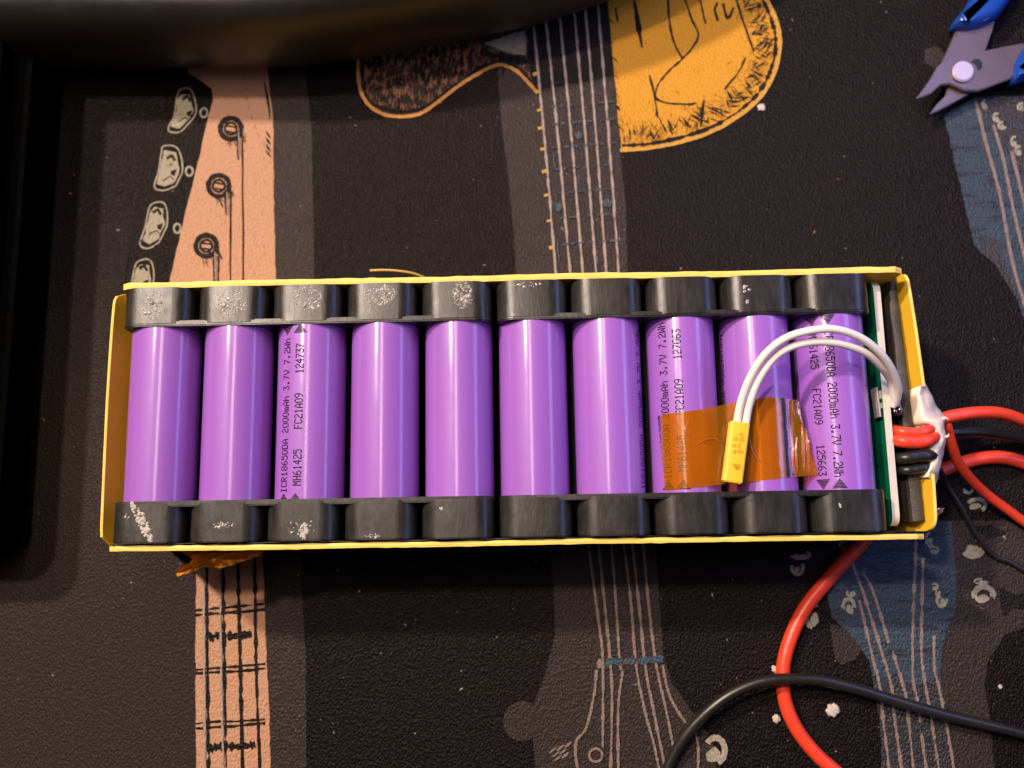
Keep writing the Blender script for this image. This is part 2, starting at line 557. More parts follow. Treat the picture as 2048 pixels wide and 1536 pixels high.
p = Print()   # black drawing on the headstock
for cx, cy in ((371, 222), (340, 340), (312, 448), (285, 560)):
    p.poly([(cx + 2, cy + 3), (cx + 14, cy - 2), (cx + 10, cy + 12), (cx + 3, cy + 10)], 1.5, 3)
    p.stroke([(cx - 6, cy - 22), (cx + 4, cy - 28), (cx + 10, cy - 18)], 6, 1)
    p.stroke([(cx - 14, cy + 22), (cx, cy + 14), (cx + 8, cy + 20)], 2, 1)
for cx, cy in ((462, 258), (438, 372), (413, 492)):
    p.ring((cx, cy), 21, 21, 10)
    p.ring((cx, cy), 12, 12, 5)
    p.stroke([(cx - 8, cy - 6), (cx + 9, cy - 3)], 4); p.stroke([(cx - 8, cy + 5), (cx + 9, cy + 8)], 4)
    for k in range(22):
        a = random.uniform(0.2, 1.9)
        r = random.uniform(18, 30)
        x, y = cx + r * math.cos(a), cy + r * math.sin(a)
        p.stroke([(x, y), (x + random.uniform(2, 9), y + random.uniform(4, 16))], 4, taper=True)
for pts in ([(485, 268), (486, 420), (488, 640)], [(474, 262), (477, 320)], [(462, 384), (461, 480), (462, 640)], [(450, 380), (453, 430)],
            [(438, 500), (437, 560), (437, 640)], [(427, 500), (429, 570)]):
    p.stroke(pts, 3.4, 1.0, vary=0.5)
for i in range(9):
    t = i / 8
    x, y = 490 + 48 * t * t, 155 + 150 * t
    p.stroke([(x, y), (x + 3, y + 9)], 3.5, vary=0.6, taper=True)
p.stroke([(528, 160), (536, 200), (541, 240)], 5, taper=True)
for y in (262, 275, 288, 300): p.stroke([(532, y), (542, y + 16)], 5, taper=True)
for k in range(70):
    x, y = random.uniform(370, 548), random.uniform(240, 560)
    if x < 400 - (y - 300) * 0.25: continue
    p.stroke([(x, y), (x + random.uniform(-2, 3), y + random.uniform(2, 9))], random.uniform(0.8, 2), taper=True)
# frets, strings, inlays of the neck below
for pts in ([(414, 1040), (415, 1300), (419, 1600)], [(446, 1040), (448, 1250), (454, 1600)]):
    p.stroke(pts, 6.0, 1.4, vary=0.8, n=24)
for pts, w in (([(475, 1040), (478, 1200), (482, 1380), (487, 1600)], 7.5), ([(509, 1040), (511, 1200), (514, 1380), (523, 1600)], 6.5)):
    p.stroke(pts, w, 1.2, vary=0.6, n=20)
for (a, b, c, d) in ((1221, 1230, 1208, 1219), (1340, 1347, 1328, 1337), (1447, 1457, 1438, 1446), (1566, 1575, 1556, 1566)):
    p.stroke([(392, a), (430, a - 4), (480, c + 4), (531, c)], 4.4, 1.0, vary=0.8)
    p.stroke([(392, b), (430, b - 3), (480, d + 5), (531, d)], 5.6, 1.0, vary=0.6)
p.stroke([(418, 1276), (440, 1270), (470, 1272), (504, 1268)], 14, 2, vary=0.9, n=8)
p.stroke([(420, 1497), (450, 1492), (480, 1494), (511, 1488)], 15, 2, vary=0.9, n=8)
for k in range(120):
    x, y = random.uniform(396, 534), random.uniform(1110, 1536)
    p.stroke([(x, y), (x + random.uniform(-2, 2), y + random.uniform(2, 8))], random.uniform(0.8, 1.8), taper=True)
p.done('printed_headstock_drawing', 'ink')

p = Print()
p.stroke([(408, 1040), (409, 1300), (412, 1600)], 4.5, 1, vary=0.5, n=24)
p.stroke([(440, 1040), (442, 1250), (448, 1600)], 4.0, 1, vary=0.6, n=24)
p.stroke([(478, 265), (480, 310)], 2.5); p.stroke([(455, 385), (456, 430)], 2.5); p.stroke([(431, 505), (432, 560)], 2.5)
# strings of the middle guitar, above
for a, b in (((1066, 40), (1113, 560)), ((1091, 35), (1142, 560)), ((1119, 30), (1167, 560)), ((1148, 20), (1193, 560)), ((1170, 12), (1213, 560)), ((1195, 5), (1238, 560))):
    mid = ((a[0] + b[0]) / 2 + 1.5, (a[1] + b[1]) / 2)
    p.stroke([a, mid, (b[0] + 6, b[1] + 80)], 4.4, 0.9, vary=0.55, n=40)
upper_strings = p
p = Print()
for s in ([z7(880, 20), z7(960, 600), z7(985, 850), z7(985, 1400)],
          [z7(945, 900), z7(930, 1050), z7(880, 1270), z7(810, 1380), z7(830, 1600)],
          [z7(950, 20), z7(1000, 500), z7(1035, 870), z7(1045, 1100), z7(1035, 1600)],
          [z7(1032, 20), z7(1065, 400), z7(1095, 850), z7(1110, 920), z7(1085, 1150), z7(1085, 1600)],
          [z7(1110, 20), z7(1165, 450), z7(1200, 870), z7(1260, 1180), z7(1310, 1360), z7(1360, 1600)],
          [z7(1168, 20), z7(1220, 500), z7(1260, 880), z7(1310, 1150), z7(1400, 1600)],
          [z7(1238, 20), z7(1285, 520), z7(1330, 870), z7(1395, 1170), z7(1440, 1400)],
          [z7(1370, 870), z7(1410, 1050), z7(1470, 1170), z7(1520, 1240)],
          [z7(1580, 1300), z7(1600, 1400), z7(1595, 1600)]):
    p.stroke(s, 5.2, 0.8, vary=0.5, n=18)
p.stroke([z7(965, 830), z7(960, 890)], 7, vary=0.6); p.ring(z7(940, 1450), 13, 13, 5)
for k in range(7):
    x, y = 640 + k * 16, 1440 - k * 6 + (k % 3) * 30
    p.stroke([z7(x, y), z7(x + 50, y - 40)], 5, vary=0.6, taper=True)
# strings of the right guitar
for s in ([z5(705, 10), z5(780, 320), z5(870, 650), z5(960, 1130), z5(1060, 1480)], [z5(830, 180), z5(900, 430), z5(970, 780), z5(1060, 1160)],
          [z5(955, 360), z5(1060, 800)]):
    p.stroke(s, 6.2, 0.7, vary=0.4, n=16)
for s in ([z8(1235, -30), z8(1230, 200), z8(1215, 600), z8(1215, 950), z8(1240, 1080), z8(1265, 1240)], [z8(1280, 180), z8(1270, 700), z8(1280, 900), z8(1330, 1200), z8(1390, 1600)],
          [z8(1350, 680), z8(1355, 900), z8(1380, 1000), z8(1430, 1250), z8(1490, 1600)], [z8(820, 200), z8(900, 420), z8(1000, 740), z8(1075, 1000), z8(1090, 1160), z8(1150, 1600)],
          [z8(890, 270), z8(960, 400), z8(1060, 730)], [z8(1085, 780), z8(1160, 1030), z8(1180, 1160), z8(1225, 1600)],
          [z8(870, 450), z8(950, 800), z8(1000, 1000), z8(1020, 1200), z8(1070, 1600)], [z8(1270, 1310), z8(1310, 1600)]):
    p.stroke(s, 5.4, 0.9, vary=0.8, n=14)
strings_print = p

# brown body, gold body
q = Print()
q.poly([(716, 60), (716, 130), (718, 165), (728, 195), (745, 215), (770, 228), (800, 232), (830, 229), (850, 221), (880, 199), (920, 169), (955, 147), (985, 132), (1005, 129), (1030, 139), (1050, 157), (1068, 178), (1066, 20), (900, 20)])
q.done('printed_brown_body', 'brown', 'brown guitar body printed on the cloth')
q = Print()
q.poly([(1215, -60), (1216, 30), (1222, 100), (1232, 180), (1238, 260), (1242, 303), (1300, 298), (1380, 281), (1450, 252), (1512, 206), (1547, 150), (1560, 90), (1552, 40), (1533, 0), (1500, -60)], 2)
q.done('printed_gold_body', 'gold', 'golden yellow guitar body printed on the cloth')

q = Print()   # black hatching on both bodies
for k in range(140):
    x = random.uniform(722, 1050)
    yb = 225 - max(0, (x - 820)) * 0.48
    y = random.uniform(95, yb)
    if x < 745 and y > 190: continue
    q.stroke([(x, y), (x + random.uniform(-6, 2), y + random.uniform(10, 34))], random.uniform(1.5, 5), vary=0.8, taper=True)
q.stroke([(724, 140), (730, 185), (752, 212), (800, 224), (842, 218), (880, 194), (955, 140), (1000, 124), (1040, 140), (1062, 166)], 6, 1, vary=0.5)
q.stroke([(960, 104), (990, 112), (1020, 118), (1055, 124)], 12, 2, vary=0.5)
q.poly([(1052, 30), (1216, 10), (1224, 100), (1228, 150), (1072, 182), (1060, 150)], 1)
for k in range(34):       # ragged left side of the gold body
    y = random.uniform(20, 300); x = 1217 + (y - 25) * 0.09
    q.stroke([(x - 2, y), (x + random.uniform(2, 12), y + random.uniform(4, 14))], random.uniform(2, 5), vary=0.6, taper=True)
for pts, w in (([z3(440, 0), z3(465, 160), z3(500, 360)], 11), ([z3(300, 60), z3(318, 170)], 4), ([z3(690, 0), z3(705, 180), z3(740, 330), z3(800, 440)], 4.5),
               ([z3(820, 0), z3(870, 150), z3(918, 260), z3(880, 350), z3(800, 440), z3(690, 540), z3(620, 630), z3(600, 700), z3(610, 740), z3(690, 770), z3(830, 780), z3(900, 770)], 4.2),
               ([z3(930, 0), z3(950, 90), z3(970, 180)], 4), ([z3(555, 560), z3(590, 720), z3(615, 880)], 4), ([z3(960, 740), z3(945, 850), z3(935, 950)], 8),
               ([z3(1060, 20), z3(1040, 80), z3(1065, 160)], 5), ([z3(1100, 30), z3(1135, 140), z3(1180, 60)], 5),
               ([z3(1200, 0), z3(1250, 160), z3(1310, 330), z3(1330, 390)], 4.5), ([z3(1270, 430), z3(1210, 550), z3(1110, 670)], 3.5)):
    q.stroke(pts, w, 0.9, vary=0.5, taper=w > 6)
rim = [(1244, 292), (1300, 288), (1378, 271), (1446, 243), (1506, 198), (1539, 146), (1551, 90), (1543, 42), (1524, 0), (1495, -50)]
q.stroke(rim, 7, 1.0, vary=0.9, n=12)
rimc = catmull([Vector((x, y, 0)) for x, y in rim], 14)
for k in range(620):      # hatching that follows the rim
    i = int(len(rimc) * (random.random() ** 0.9) * 0.97)
    c = rimc[i]; inward = (Vector((1360, 110, 0)) - c).normalized()
    d = abs(random.gauss(0, 24)) + 3
    b = c + inward * d
    lenk = random.uniform(5, 22) * (1 if d < 30 else 0.6)
    dirv = Vector((-inward.y, inward.x, 0)) * random.choice((-0.7, 0.35)) + inward * random.uniform(0.5, 1.1)
    e = b + dirv * lenk
    q.stroke([(b.x, b.y), (e.x, e.y)], random.uniform(1.5, 4.2), 0.8, vary=0.8, taper=True)
for k in range(150):
    x, y = random.uniform(1238, 1330), random.uniform(190, 292)
    if random.random() > (y - 180) / 110: continue
    q.stroke([(x, y), (x + random.uniform(-5, 6), y + random.uniform(2, 12))], random.uniform(2, 5), vary=0.9, taper=True)
for k in range(60):
    x, y = random.uniform(1225, 1450), random.uniform(0, 280)
    q.stroke([(x, y), (x + random.uniform(-3, 3), y + random.uniform(2, 8))], random.uniform(1, 2.4), taper=True)
q.done('printed_hatching', 'ink')

q = Print()
q.stroke([(716, 110), (718, 165), (728, 197), (745, 217), (770, 230), (800, 234), (830, 231), (852, 222), (882, 200), (920, 171), (955, 149), (985, 134), (1005, 131), (1030, 141), (1050, 159), (1072, 184)], 6.5, 0.8, n=8)
q.done('printed_brown_outline', 'amber_line')
q = Print()
q.stroke([(1240, 302), (1300, 297), (1380, 280), (1450, 251), (1513, 204), (1548, 149), (1560, 90), (1552, 40), (1533, 0), (1505, -50)], 6.5, 0.6, n=10)
for x, y in ((1070, 150), (1074, 185), (1078, 222), (1080, 258), (1085, 300), (1088, 345), (1092, 392), (1097, 443), (1102, 497)):
    q.stroke([(x - 4, y), (x + 7, y - 3)], 6, vary=0.6)
q.done('printed_gold_outline', 'yellow_tick')
q = Print()
q.poly([(966, 88), (1050, 62), (1053, 113), (1022, 108)], 2, 5)
for c in ((1968, 210), (1992, 236), (2003, 252), (2027, 284), (2036, 302), (2042, 215)):
    q.ring(c, random.uniform(5, 8), random.uniform(6, 9), 5, random.randrange(0, 90), 300)
    q.blob((c[0], c[1] + 3), 4, 5, 2)
for c, rx, ry in ((z8(570, 550), 15, 28), (z8(490, 160), 22, 9), (z8(470, 240), 13, 17), (z8(1600, 110), 24, 21), (z8(1670, 420), 22, 20), (z8(1660, 330), 18, 6), (z8(770, 100), 10, 8),
                  (z8(815, 405), 9, 8), (z8(800, 490), 13, 17), (z8(1325, 60), 9, 16), (z8(1345, 130), 12, 8), (z8(1400, 450), 11, 16), (z8(1355, 365), 7, 7), (z8(1380, 400), 6, 14),
                  ((1952, 1010), 20, 14), ((1935, 980), 9, 8), (z7(1710, 1420), 22, 30)):
    a0 = random.randrange(0, 360)
    q.ring(c, rx * 0.85, ry * 0.85, min(rx, ry) * 0.55, a0, a0 + 220)
    q.blob((c[0] + rx * 0.25 * random.uniform(-1, 1), c[1] + ry * 0.3), rx * 0.6, ry * 0.5, 5)
pale = q

q = Print()
q.poly([(1885, 232), (1950, 196), (2100, 190), (2100, 700), (2062, 690), (2038, 612), (2016, 570), (1992, 531), (1958, 506), (1945, 488), (1930, 420), (1911, 340), (1896, 272)], 2)
q.poly([z8(900, -60), z8(760, 200), z8(660, 380), z8(690, 560), z8(780, 640), z8(870, 740), z8(940, 850), z8(960, 1000), z8(1010, 1180), z8(1430, 1180), z8(1392, 900), z8(1430, 640), z8(1500, 500), z8(1490, 250), z8(1462, -60)], 3)
q.done('printed_blue_headstock', 'blue', 'blue guitar headstock printed on the cloth')
q = Print()
q.poly([(1952, 200), (1962, 196), (2100, 190), (2100, 330), (2040, 340), (1990, 280)], 3)
q.poly([(1958, 470), (1990, 480), (2040, 600), (2060, 690), (2040, 612), (2016, 572), (1992, 533), (1962, 508)], 2)
q.poly([z8(965, 1010), z8(1100, 960), z8(1260, 1000), z8(1390, 930), z8(1430, 1200), z8(1490, 1620), z8(1015, 1620), z8(1000, 1250)], 4)
q.done('printed_dark_neck', 'denim')
upper_strings.done('printed_string', 'string', 'pale guitar strings printed on the cloth')
strings_print.done('printed_string', 'string_warm', 'brownish guitar strings printed on the cloth')
pale.done('printed_tuning_knob', 'pale')
q = Print()
q.stroke([z7(1000, 850), z7(1180, 845), z7(1375, 830)], 14, 1, vary=0.4, n=12)
for i, y in enumerate((215, 250, 297, 340, 387, 437, 490)):
    for k in range(7):
        x = 1100 + (y - 215) * 0.08 + k * 19 + random.uniform(-4, 4)
        q.stroke([(x, y - k * 1.6), (x + random.uniform(5, 15), y - k * 1.6 - 1)], random.uniform(2, 5), vary=0.7)
q.blob((1157, 272), 8, 7); q.blob((1118, 415), 7, 8); q.blob((1215, 407), 9, 9)
for a in ((1100, 300), (1105, 380), (1150, 340), (1178, 420), (1186, 500), (1108, 480)):
    q.stroke([(a[0] + 6, a[1]), (a[0] + 11, a[1] + 45)], 2.5, vary=0.9, taper=True)
q.done('printed_blue_fret', 'cyan')

# ------------------------------------------------------------------ battery pack
pack = empty('battery_pack', (0, 0, 0))
tag(pack, 'opened yellow battery pack with ten purple cells in black holders', 'battery pack')

R = 9.2; PITCH = 20.2; ZA = 32.0
CX = [(i - 4.5) * PITCH for i in range(10)]

FONT = {
 'I': '01110 00100 00100 00100 00100 00100 01110', 'C': '01110 10001 10000 10000 10000 10001 01110', 'R': '11110 10001 10001 11110 10100 10010 10001',
 '1': '00100 01100 00100 00100 00100 00100 01110', '8': '01110 10001 10001 01110 10001 10001 01110', '6': '00110 01000 10000 11110 10001 10001 01110',
 '5': '11111 10000 11110 00001 00001 10001 01110', '0': '01110 10001 10001 10001 10001 10001 01110', 'D': '11110 10001 10001 10001 10001 10001 11110',
 'A': '00100 01010 10001 10001 11111 10001 10001', '2': '01110 10001 00001 00110 01000 10000 11111', 'm': '00000 00000 11010 10101 10101 10101 10101',
 'h': '10000 10000 10110 11001 10001 10001 10001', '3': '11111 00010 00100 00110 00001 10001 01110', '.': '00000 00000 00000 00000 00000 01100 01100',
 '7': '11111 00001 00010 00100 00100 01000 01000', 'V': '10001 10001 10001 10001 01010 01010 00100', 'W': '10001 10001 10001 10101 10101 11011 10001',
 'M': '10001 11011 10101 10101 10001 10001 10001', 'H': '10001 10001 10001 11111 10001 10001 10001', '4': '00010 00110 01010 10010 11111 00010 00010',
 'F': '11111 10000 10000 11110 10000 10000 10000', '9': '01110 10001 10001 01111 00001 00010 01100', ' ': '00000 00000 00000 00000 00000 00000 00000'}


def print_text(cell, lines, direction):
    """lines: (text, y of the first character, angle in degrees); wraps dot-matrix marks round the cell"""
    V = []; F = []
    rr = R + 0.03

    def quad(s0, s1, v0, v1, y0, th):
        b = len(V)
        for s, v in ((s0, v0), (s1, v0), (s1, v1), (s0, v1)):
            a = th - direction * v / R
            V.append((rr * math.sin(a), y0 + direction * s, rr * math.cos(a)))
        F.append((b, b + 1, b + 2, b + 3))

    for text, y0, deg, pitch in lines:
        th = math.radians(deg)
        if text in ('<', '>'):      # striped triangular mark
            for k in range(7):
                w = 0.35 * (7 - k) if text == '<' else 0.35 * (k + 1)
                m = 8
                for j in range(m):                      # short pieces follow the curve of the cell
                    quad(k * 0.36, k * 0.36 + 0.27, w * 0.75 * (2 * j / m - 1), w * 0.75 * (2 * (j + 1) / m - 1), y0, th)
            continue
        dx = pitch / 6.2; dy = 0.335
        for ci, ch in enumerate(text):
            for r, row in enumerate(FONT[ch].split()):
                c = 0
                while c < 5:
                    if row[c] == '1':
                        c2 = c
                        while c2 < 5 and row[c2] == '1': c2 += 1
                        j = random.uniform(-0.02, 0.02)
                        quad(ci * pitch + c * dx, ci * pitch + (c2 - 1) * dx + 0.30, (3 - r) * dy - 0.155 + j, (3 - r) * dy + 0.165 + j, y0, th)
                        c = c2
                    else: c += 1
    o = mesh('printed_text', V, F, M['print'], cell)
    return o


def cell_mesh():
    prof = [(0.0, -32.5), (7.6, -32.5), (8.7, -32.3), (9.1, -31.7), (9.2, -30.8), (9.2, 30.8), (9.1, 31.7), (8.7, 32.3), (7.0, 32.5), (6.6, 31.9), (0.0, 31.9)]
    prof = prof[:5] + [(9.2, -30.8 + 61.6 * k / 12) for k in range(1, 12)] + prof[5:]
    seg = 72
    V = []; F = []
    for r, y in prof:
        for k in range(seg):
            a = 2 * math.pi * k / seg
            V.append((r * math.sin(a), y, r * math.cos(a)))
    for i in range(len(prof) - 1):
        for k in range(seg):
            k2 = (k + 1) % seg
            F.append((i * seg + k, i * seg + k2, (i + 1) * seg + k2, (i + 1) * seg + k))
    me = bpy.data.meshes.new('cell')
    me.from_pydata([(x * MM, y * MM, z * MM) for x, y, z in V], [], F); me.update()
    bmx = bmesh.new(); bmx.from_mesh(me); bmesh.ops.recalc_face_normals(bmx, faces=bmx.faces); bmx.to_mesh(me); bmx.free()
    me.materials.append(M['cell'])
    for p in me.polygons: p.use_smooth = True
    me.set_sharp_from_angle(angle=math.radians(35))
    return me


cme = cell_mesh()
cells = []
for i, x in enumerate(CX):
    o = bpy.data.objects.new('cell', cme)
    COL.objects.link(o); o.parent = pack
    o.location = (x * MM, 0, (ZA + (0.15 if i in (3, 6) else 0)) * MM)
    cells.append(o)
L1 = 'ICR18650DA 2000mAh 3.7V 7.2Wh'


def code(serial, y0, deg, pitch, d):
    return [('MH61425', y0, deg, pitch), ('FC21A09', y0 + d * 14.8, deg, pitch), (serial, y0 + d * 29.6, deg, pitch)]


print_text(cells[2], [(L1, -21.5, -33, 1.42), ('<', -24.2, -33, 0), ('<', -24.2, -10, 0), ('>', 20.6, -33, 0), ('<', 20.8, -8, 0)] + code('124737', -19.8, -8, 1.38, 1), 1)
print_text(cells[7], [(L1, -19.6, -40, 1.44), ('<', -22.4, -40, 0), ('<', -22.4, -15, 0)] + code('127063', -17.9, -15, 1.38, 1), 1)
print_text(cells[9], [(L1, 19.9, -17, 1.38), ('<', 22.9, -17, 0), ('<', 22.9, -43, 0), ('>', -20.4, -17, 0), ('<', -20.4, -43, 0)] + code('125663', 18.2, -43, 1.38, -1), -1)
print_text(cells[6], [(L1, -22.0, 62, 1.47)], 1)
print_text(cells[8], [(L1, 20.0, -84, 1.44)], -1)
cells[2]['label'] = 'purple cell with serial 124737'
cells[7]['label'] = 'purple cell with serial 127063'
cells[9]['label'] = 'purple cell with serial 125663'


# --- black holders, four blocks of five
def holder(i0, sgn):
    """sgn +1 at the far (upper) end, -1 at the near end"""
    yi, yo = 23.2, 33.9
    bm = bmesh.new()
    for i in range(i0, i0 + 5):
        x = CX[i]
        zt = 42.0
        out = rrect(x - 9.45, 20, x + 9.45, zt, 5.0, 7, (1, 1, 0, 0))
        prism(bm, out, (1, 0, 0), (0, 0, 1), (0, 1, 0), (0, 0, 0), sgn * (yi + 0.4), sgn * yo)
    x0, x1 = CX[i0] - 9.5, CX[i0 + 4] + 9.5
    out = rrect(x0, 24, x1, 41.75, 4.6, 6, (1, 1, 0, 0))
    prism(bm, out, (1, 0, 0), (0, 0, 1), (0, 1, 0), (0, 0, 0), sgn * yi, sgn * (yi + 1.5))
    bmesh.ops.recalc_face_normals(bm, faces=bm.faces)
    es = [e for e in bm.edges if len(e.link_faces) == 2 and e.calc_face_angle(0) > 1.0]
    bmesh.ops.bevel(bm, geom=es, offset=0.28, segments=2, affect='EDGES', clamp_overlap=True)
    return bm_obj('cell_holder', bm, M['holder'], pack, angle=40)


H = {}
for s in (1, -1):
    for i0 in (0, 5):
        H[(s, i0)] = holder(i0, s)


def residue(parent, cx, cy, rx, ry, n, mat, size=(0.25, 0.7), tilt=0.0, zt=42.0):
    """lumps of old glue on a holder's flat top"""
    V = []; F = []
    for k in range(n):
        a = random.uniform(0, 2 * math.pi); d = math.sqrt(random.random())
        x = cx + rx * d * math.cos(a); y = cy + ry * d * math.sin(a)
        x, y = cx + (x - cx) + tilt * (y - cy), y
        r = random.uniform(*size); e = random.uniform(0.4, 1.0); an = random.uniform(0, math.pi); hgt = r * random.uniform(0.25, 0.6)
        b = len(V)
        m = 7
        for ring, (f, hz) in enumerate(((1.0, -0.05), (0.62, 0.7))):
            for j in range(m):
                t = 2 * math.pi * j / m
                px, py = r * f * math.cos(t) * random.uniform(0.75, 1.2), r * f * e * math.sin(t) * random.uniform(0.75, 1.2)
                V.append((x + px * math.cos(an) - py * math.sin(an), y + px * math.sin(an) + py * math.cos(an), zt + hz * hgt * (random.uniform(0.7, 1.2) if ring else 1)))
        V.append((x, y, zt + hgt))
        for j in range(m):
            j2 = (j + 1) % m
            F.append((b + j, b + j2, b + m + j2, b + m + j)); F.append((b + m + j, b + m + j2, b + 2 * m))
    return mesh('glue_residue', V, F, M[mat], parent, True)


for i, (dx, dy, rx, ry, n) in enumerate(((0, 0, 3.6, 4.0, 60), (0.4, -0.8, 4.0, 4.2, 90), (0.6, 1.2, 3.8, 3.2, 85), (-0.2, 1.6, 4.2, 3.0, 150), (1.8, 1.0, 2.6, 4.0, 110))):
    residue(H[(1, 0)], CX[i] + dx, 29.0 + dy, rx, ry, int(n * 1.4), 'res_clear', (0.12, 0.42))
    residue(H[(1, 0)], CX[i] + dx + random.uniform(-2, 2), 28.4 + dy, rx * 0.8, ry * 0.8, 6, 'res_clear', (0.5, 1.1))
residue(H[(1, 5)], CX[5] - 1, 32.4, 3.5, 0.8, 16, 'res_clear', (0.15, 0.5))
residue(H[(1, 5)], CX[8] - 3.6, 29, 0.9, 3.0, 14, 'res_clear', (0.2, 0.6))
residue(H[(-1, 0)], CX[0] - 0.4, -28.6, 1.3, 5.0, 90, 'res_white', (0.2, 0.65), -0.5)
residue(H[(-1, 0)], CX[0] - 4.4, -27.0, 0.6, 0.8, 5, 'res_white', (0.15, 0.35))
residue(H[(-1, 0)], CX[1] + 0.4, -29.6, 2.6, 0.7, 26, 'res_clear', (0.2, 0.5), 0.0)
residue(H[(-1, 0)], CX[2] + 1.0, -31.4, 0.9, 2.2, 40, 'res_white', (0.2, 0.6))
residue(H[(-1, 0)], CX[2] + 0.4, -30.4, 3.6, 2.0, 26, 'res_clear', (0.15, 0.4))
residue(H[(-1, 0)], CX[3] - 1.5, -33.0, 2.2, 0.6, 20, 'res_clear', (0.15, 0.35))
residue(H[(-1, 0)], CX[4] - 4.2, -26.6, 0.4, 0.7, 3, 'res_white', (0.2, 0.4))
residue(H[(-1, 5)], CX[9] - 3.5, -27.5, 0.6, 0.7, 4, 'res_white', (0.2, 0.4))


# --- yellow panels
def panel_x(name, y0, y1, zr, x0, x1, wave):
    """long panel standing along x between y0 and y1; its rim wanders a little"""
    n = 90
    V = []; F = []
    prof_r = 1.6
    for k in range(n + 1):
        x = x0 + (x1 - x0) * k / n
        e = min(x - x0, x1 - x)
        z = zr - (prof_r - math.sqrt(max(0, prof_r ** 2 - (prof_r - min(e, prof_r)) ** 2)) if e < prof_r else 0)
        z += 0.25 * noise.noise(Vector((x * 0.05, y0, 0)))
        dy = wave * noise.noise(Vector((x * 0.025, y0 * 3, 2)))
        j0 = 0.2 * noise.noise(Vector((x * 0.9, y0, 4))); j1 = 0.2 * noise.noise(Vector((x * 0.9, y1, 8)))
        V += [(x, y0 + dy, 0.4), (x, y0 + dy + j0, z), (x, (y0 + y1) / 2 + dy, z + 0.12), (x, y1 + dy + j1, z), (x, y1 + dy, 0.4)]
    for k in range(n):
        a, b = 5 * k, 5 * (k + 1)
        for j in range(4): F.append((a + j, b + j, b + j + 1, a + j + 1))
    F.append((0, 1, 2, 3, 4)); F.append(tuple(5 * n + j for j in (4, 3, 2, 1, 0)))
    o = mesh(name, V, F, M['panel'], pack)
    o.data.materials.append(M['edge'])
    for pl in o.data.polygons:
        if abs(pl.normal.z) > 0.6: pl.material_index = 1
    return o


def panel_path(name, pts, thick, zr, r=5.0, notch=None, flare=0.0):
    """end panel following a plan path (x, y) from far to near"""
    V = []; F = []
    path = catmull([Vector((x, y, 0)) for x, y in pts], 8)
    k = len(path)
    L = [0.0]
    for i in range(1, k): L.append(L[-1] + (path[i] - path[i - 1]).length)
    for i, q in enumerate(path):
        t = (path[min(i + 1, k - 1)] - path[max(i - 1, 0)]).normalized(); nn = Vector((t.y, -t.x, 0))
        e = min(L[i], L[-1] - L[i])
        z = zr - (r - math.sqrt(max(0, r * r - (r - min(e, r)) ** 2)) if e < r else 0)
        if notch and notch[0] < q.y < notch[1]: z = min(z, notch[2])
        o_ = q - nn * thick
        g = lambda h: flare * min(1.0, max(0.0, (zr - h) / 11.0))
        V += [(q.x + g(0), q.y, 0.4), (q.x + g(12), q.y, 12)] + [(q.x + g(z - f), q.y, z - f) for f in (12, 8, 4, 2, 0)]
        V += [((q.x + o_.x) / 2 + g(z), (q.y + o_.y) / 2, z + 0.12)]
        V += [(o_.x + g(z - f), o_.y, z - f) for f in (0, 2, 4, 8, 12)] + [(o_.x + g(12), o_.y, 12), (o_.x + g(0), o_.y, 0.4)]
    W = 15
    for i in range(k - 1):
        a, b = W * i, W * (i + 1)
        for j in range(W - 1): F.append((a + j, b + j, b + j + 1, a + j + 1))
    F.append(tuple(range(W))); F.append(tuple(W * (k - 1) + j for j in reversed(range(W))))
    o = mesh(name, V, F, M['panel'], pack)
    o.data.materials.append(M['edge'])
    for pl in o.data.polygons:
        if abs(pl.normal.z) > 0.6: pl.material_index = 1
    return o


ZR = 34.5
yt = P(1024, 550, 40.6).y; yb = P(1024, 1091, 40).y
panel_x('casing_panel', yt - 1.6, yt, 40.6, P(244, 573, 40).x, P(1806, 540, 40).x, 0.35)
panel_x('casing_panel', yb, yb + 1.3, 40.0, P(217, 1103, 39).x, P(1850, 1070, 39).x, 0.3)
lx = [P(a, b, ZR) for a, b in ((233, 582), (226, 660), (217, 800), (210, 950), (204, 1092))]
panel_path('casing_panel', [(v.x, v.y) for v in lx], -0.7, ZR, 3.5, None, 3.6)
rx = [P(a, b, ZR) for a, b in ((1810, 541), (1818, 590), (1829, 660), (1843, 760), (1856, 860), (1864, 960), (1868, 1030), (1867, 1062))]
panel_path('casing_panel', [(v.x, v.y) for v in rx], 0.8, ZR, 3.5, (P(1850, 945, ZR).y, P(1850, 782, ZR).y, 30.0), -1.6)

# black lining between holders and near panel, wavy
V = []; F = []
n = 160
for k in range(n + 1):
    x = -100 + 201.5 * k / n
    dy = 0.28 * noise.noise(Vector((x * 0.12, 3, 0))) + 0.12 * noise.noise(Vector((x * 0.6, 9, 0)))
    z = 40.2 + 0.5 * noise.noise(Vector((x * 0.2, 1, 0))) + 0.25 * noise.noise(Vector((x * 1.1, 5, 0)))
    y = (yb + 1.5 - 33.9) / 2 - 0 + dy * 0.6
    V += [(x, y - 0.12, 20), (x, y - 0.12, z), (x, y + 0.12, z), (x, y + 0.12, 20)]
for k in range(n):
    for j in range(3): F.append((4 * k + j, 4 * k + 4 + j, 4 * k + 5 + j, 4 * k + 1 + j))
mesh('insulating_paper', V, F, M['lip'], pack)

# dark block added where a lower row would be, keeps the gaps dark
bm = bmesh.new()
prism(bm, [(-99.6, -33.5), (102, -33.5), (102, 33.5), (-99.6, 33.5)], (1, 0, 0), (0, 1, 0), (0, 0, 1), (0, 0, 0), 0.5, 20.5)
bm_obj('dark_filler_block', bm, M['dark'], pack)


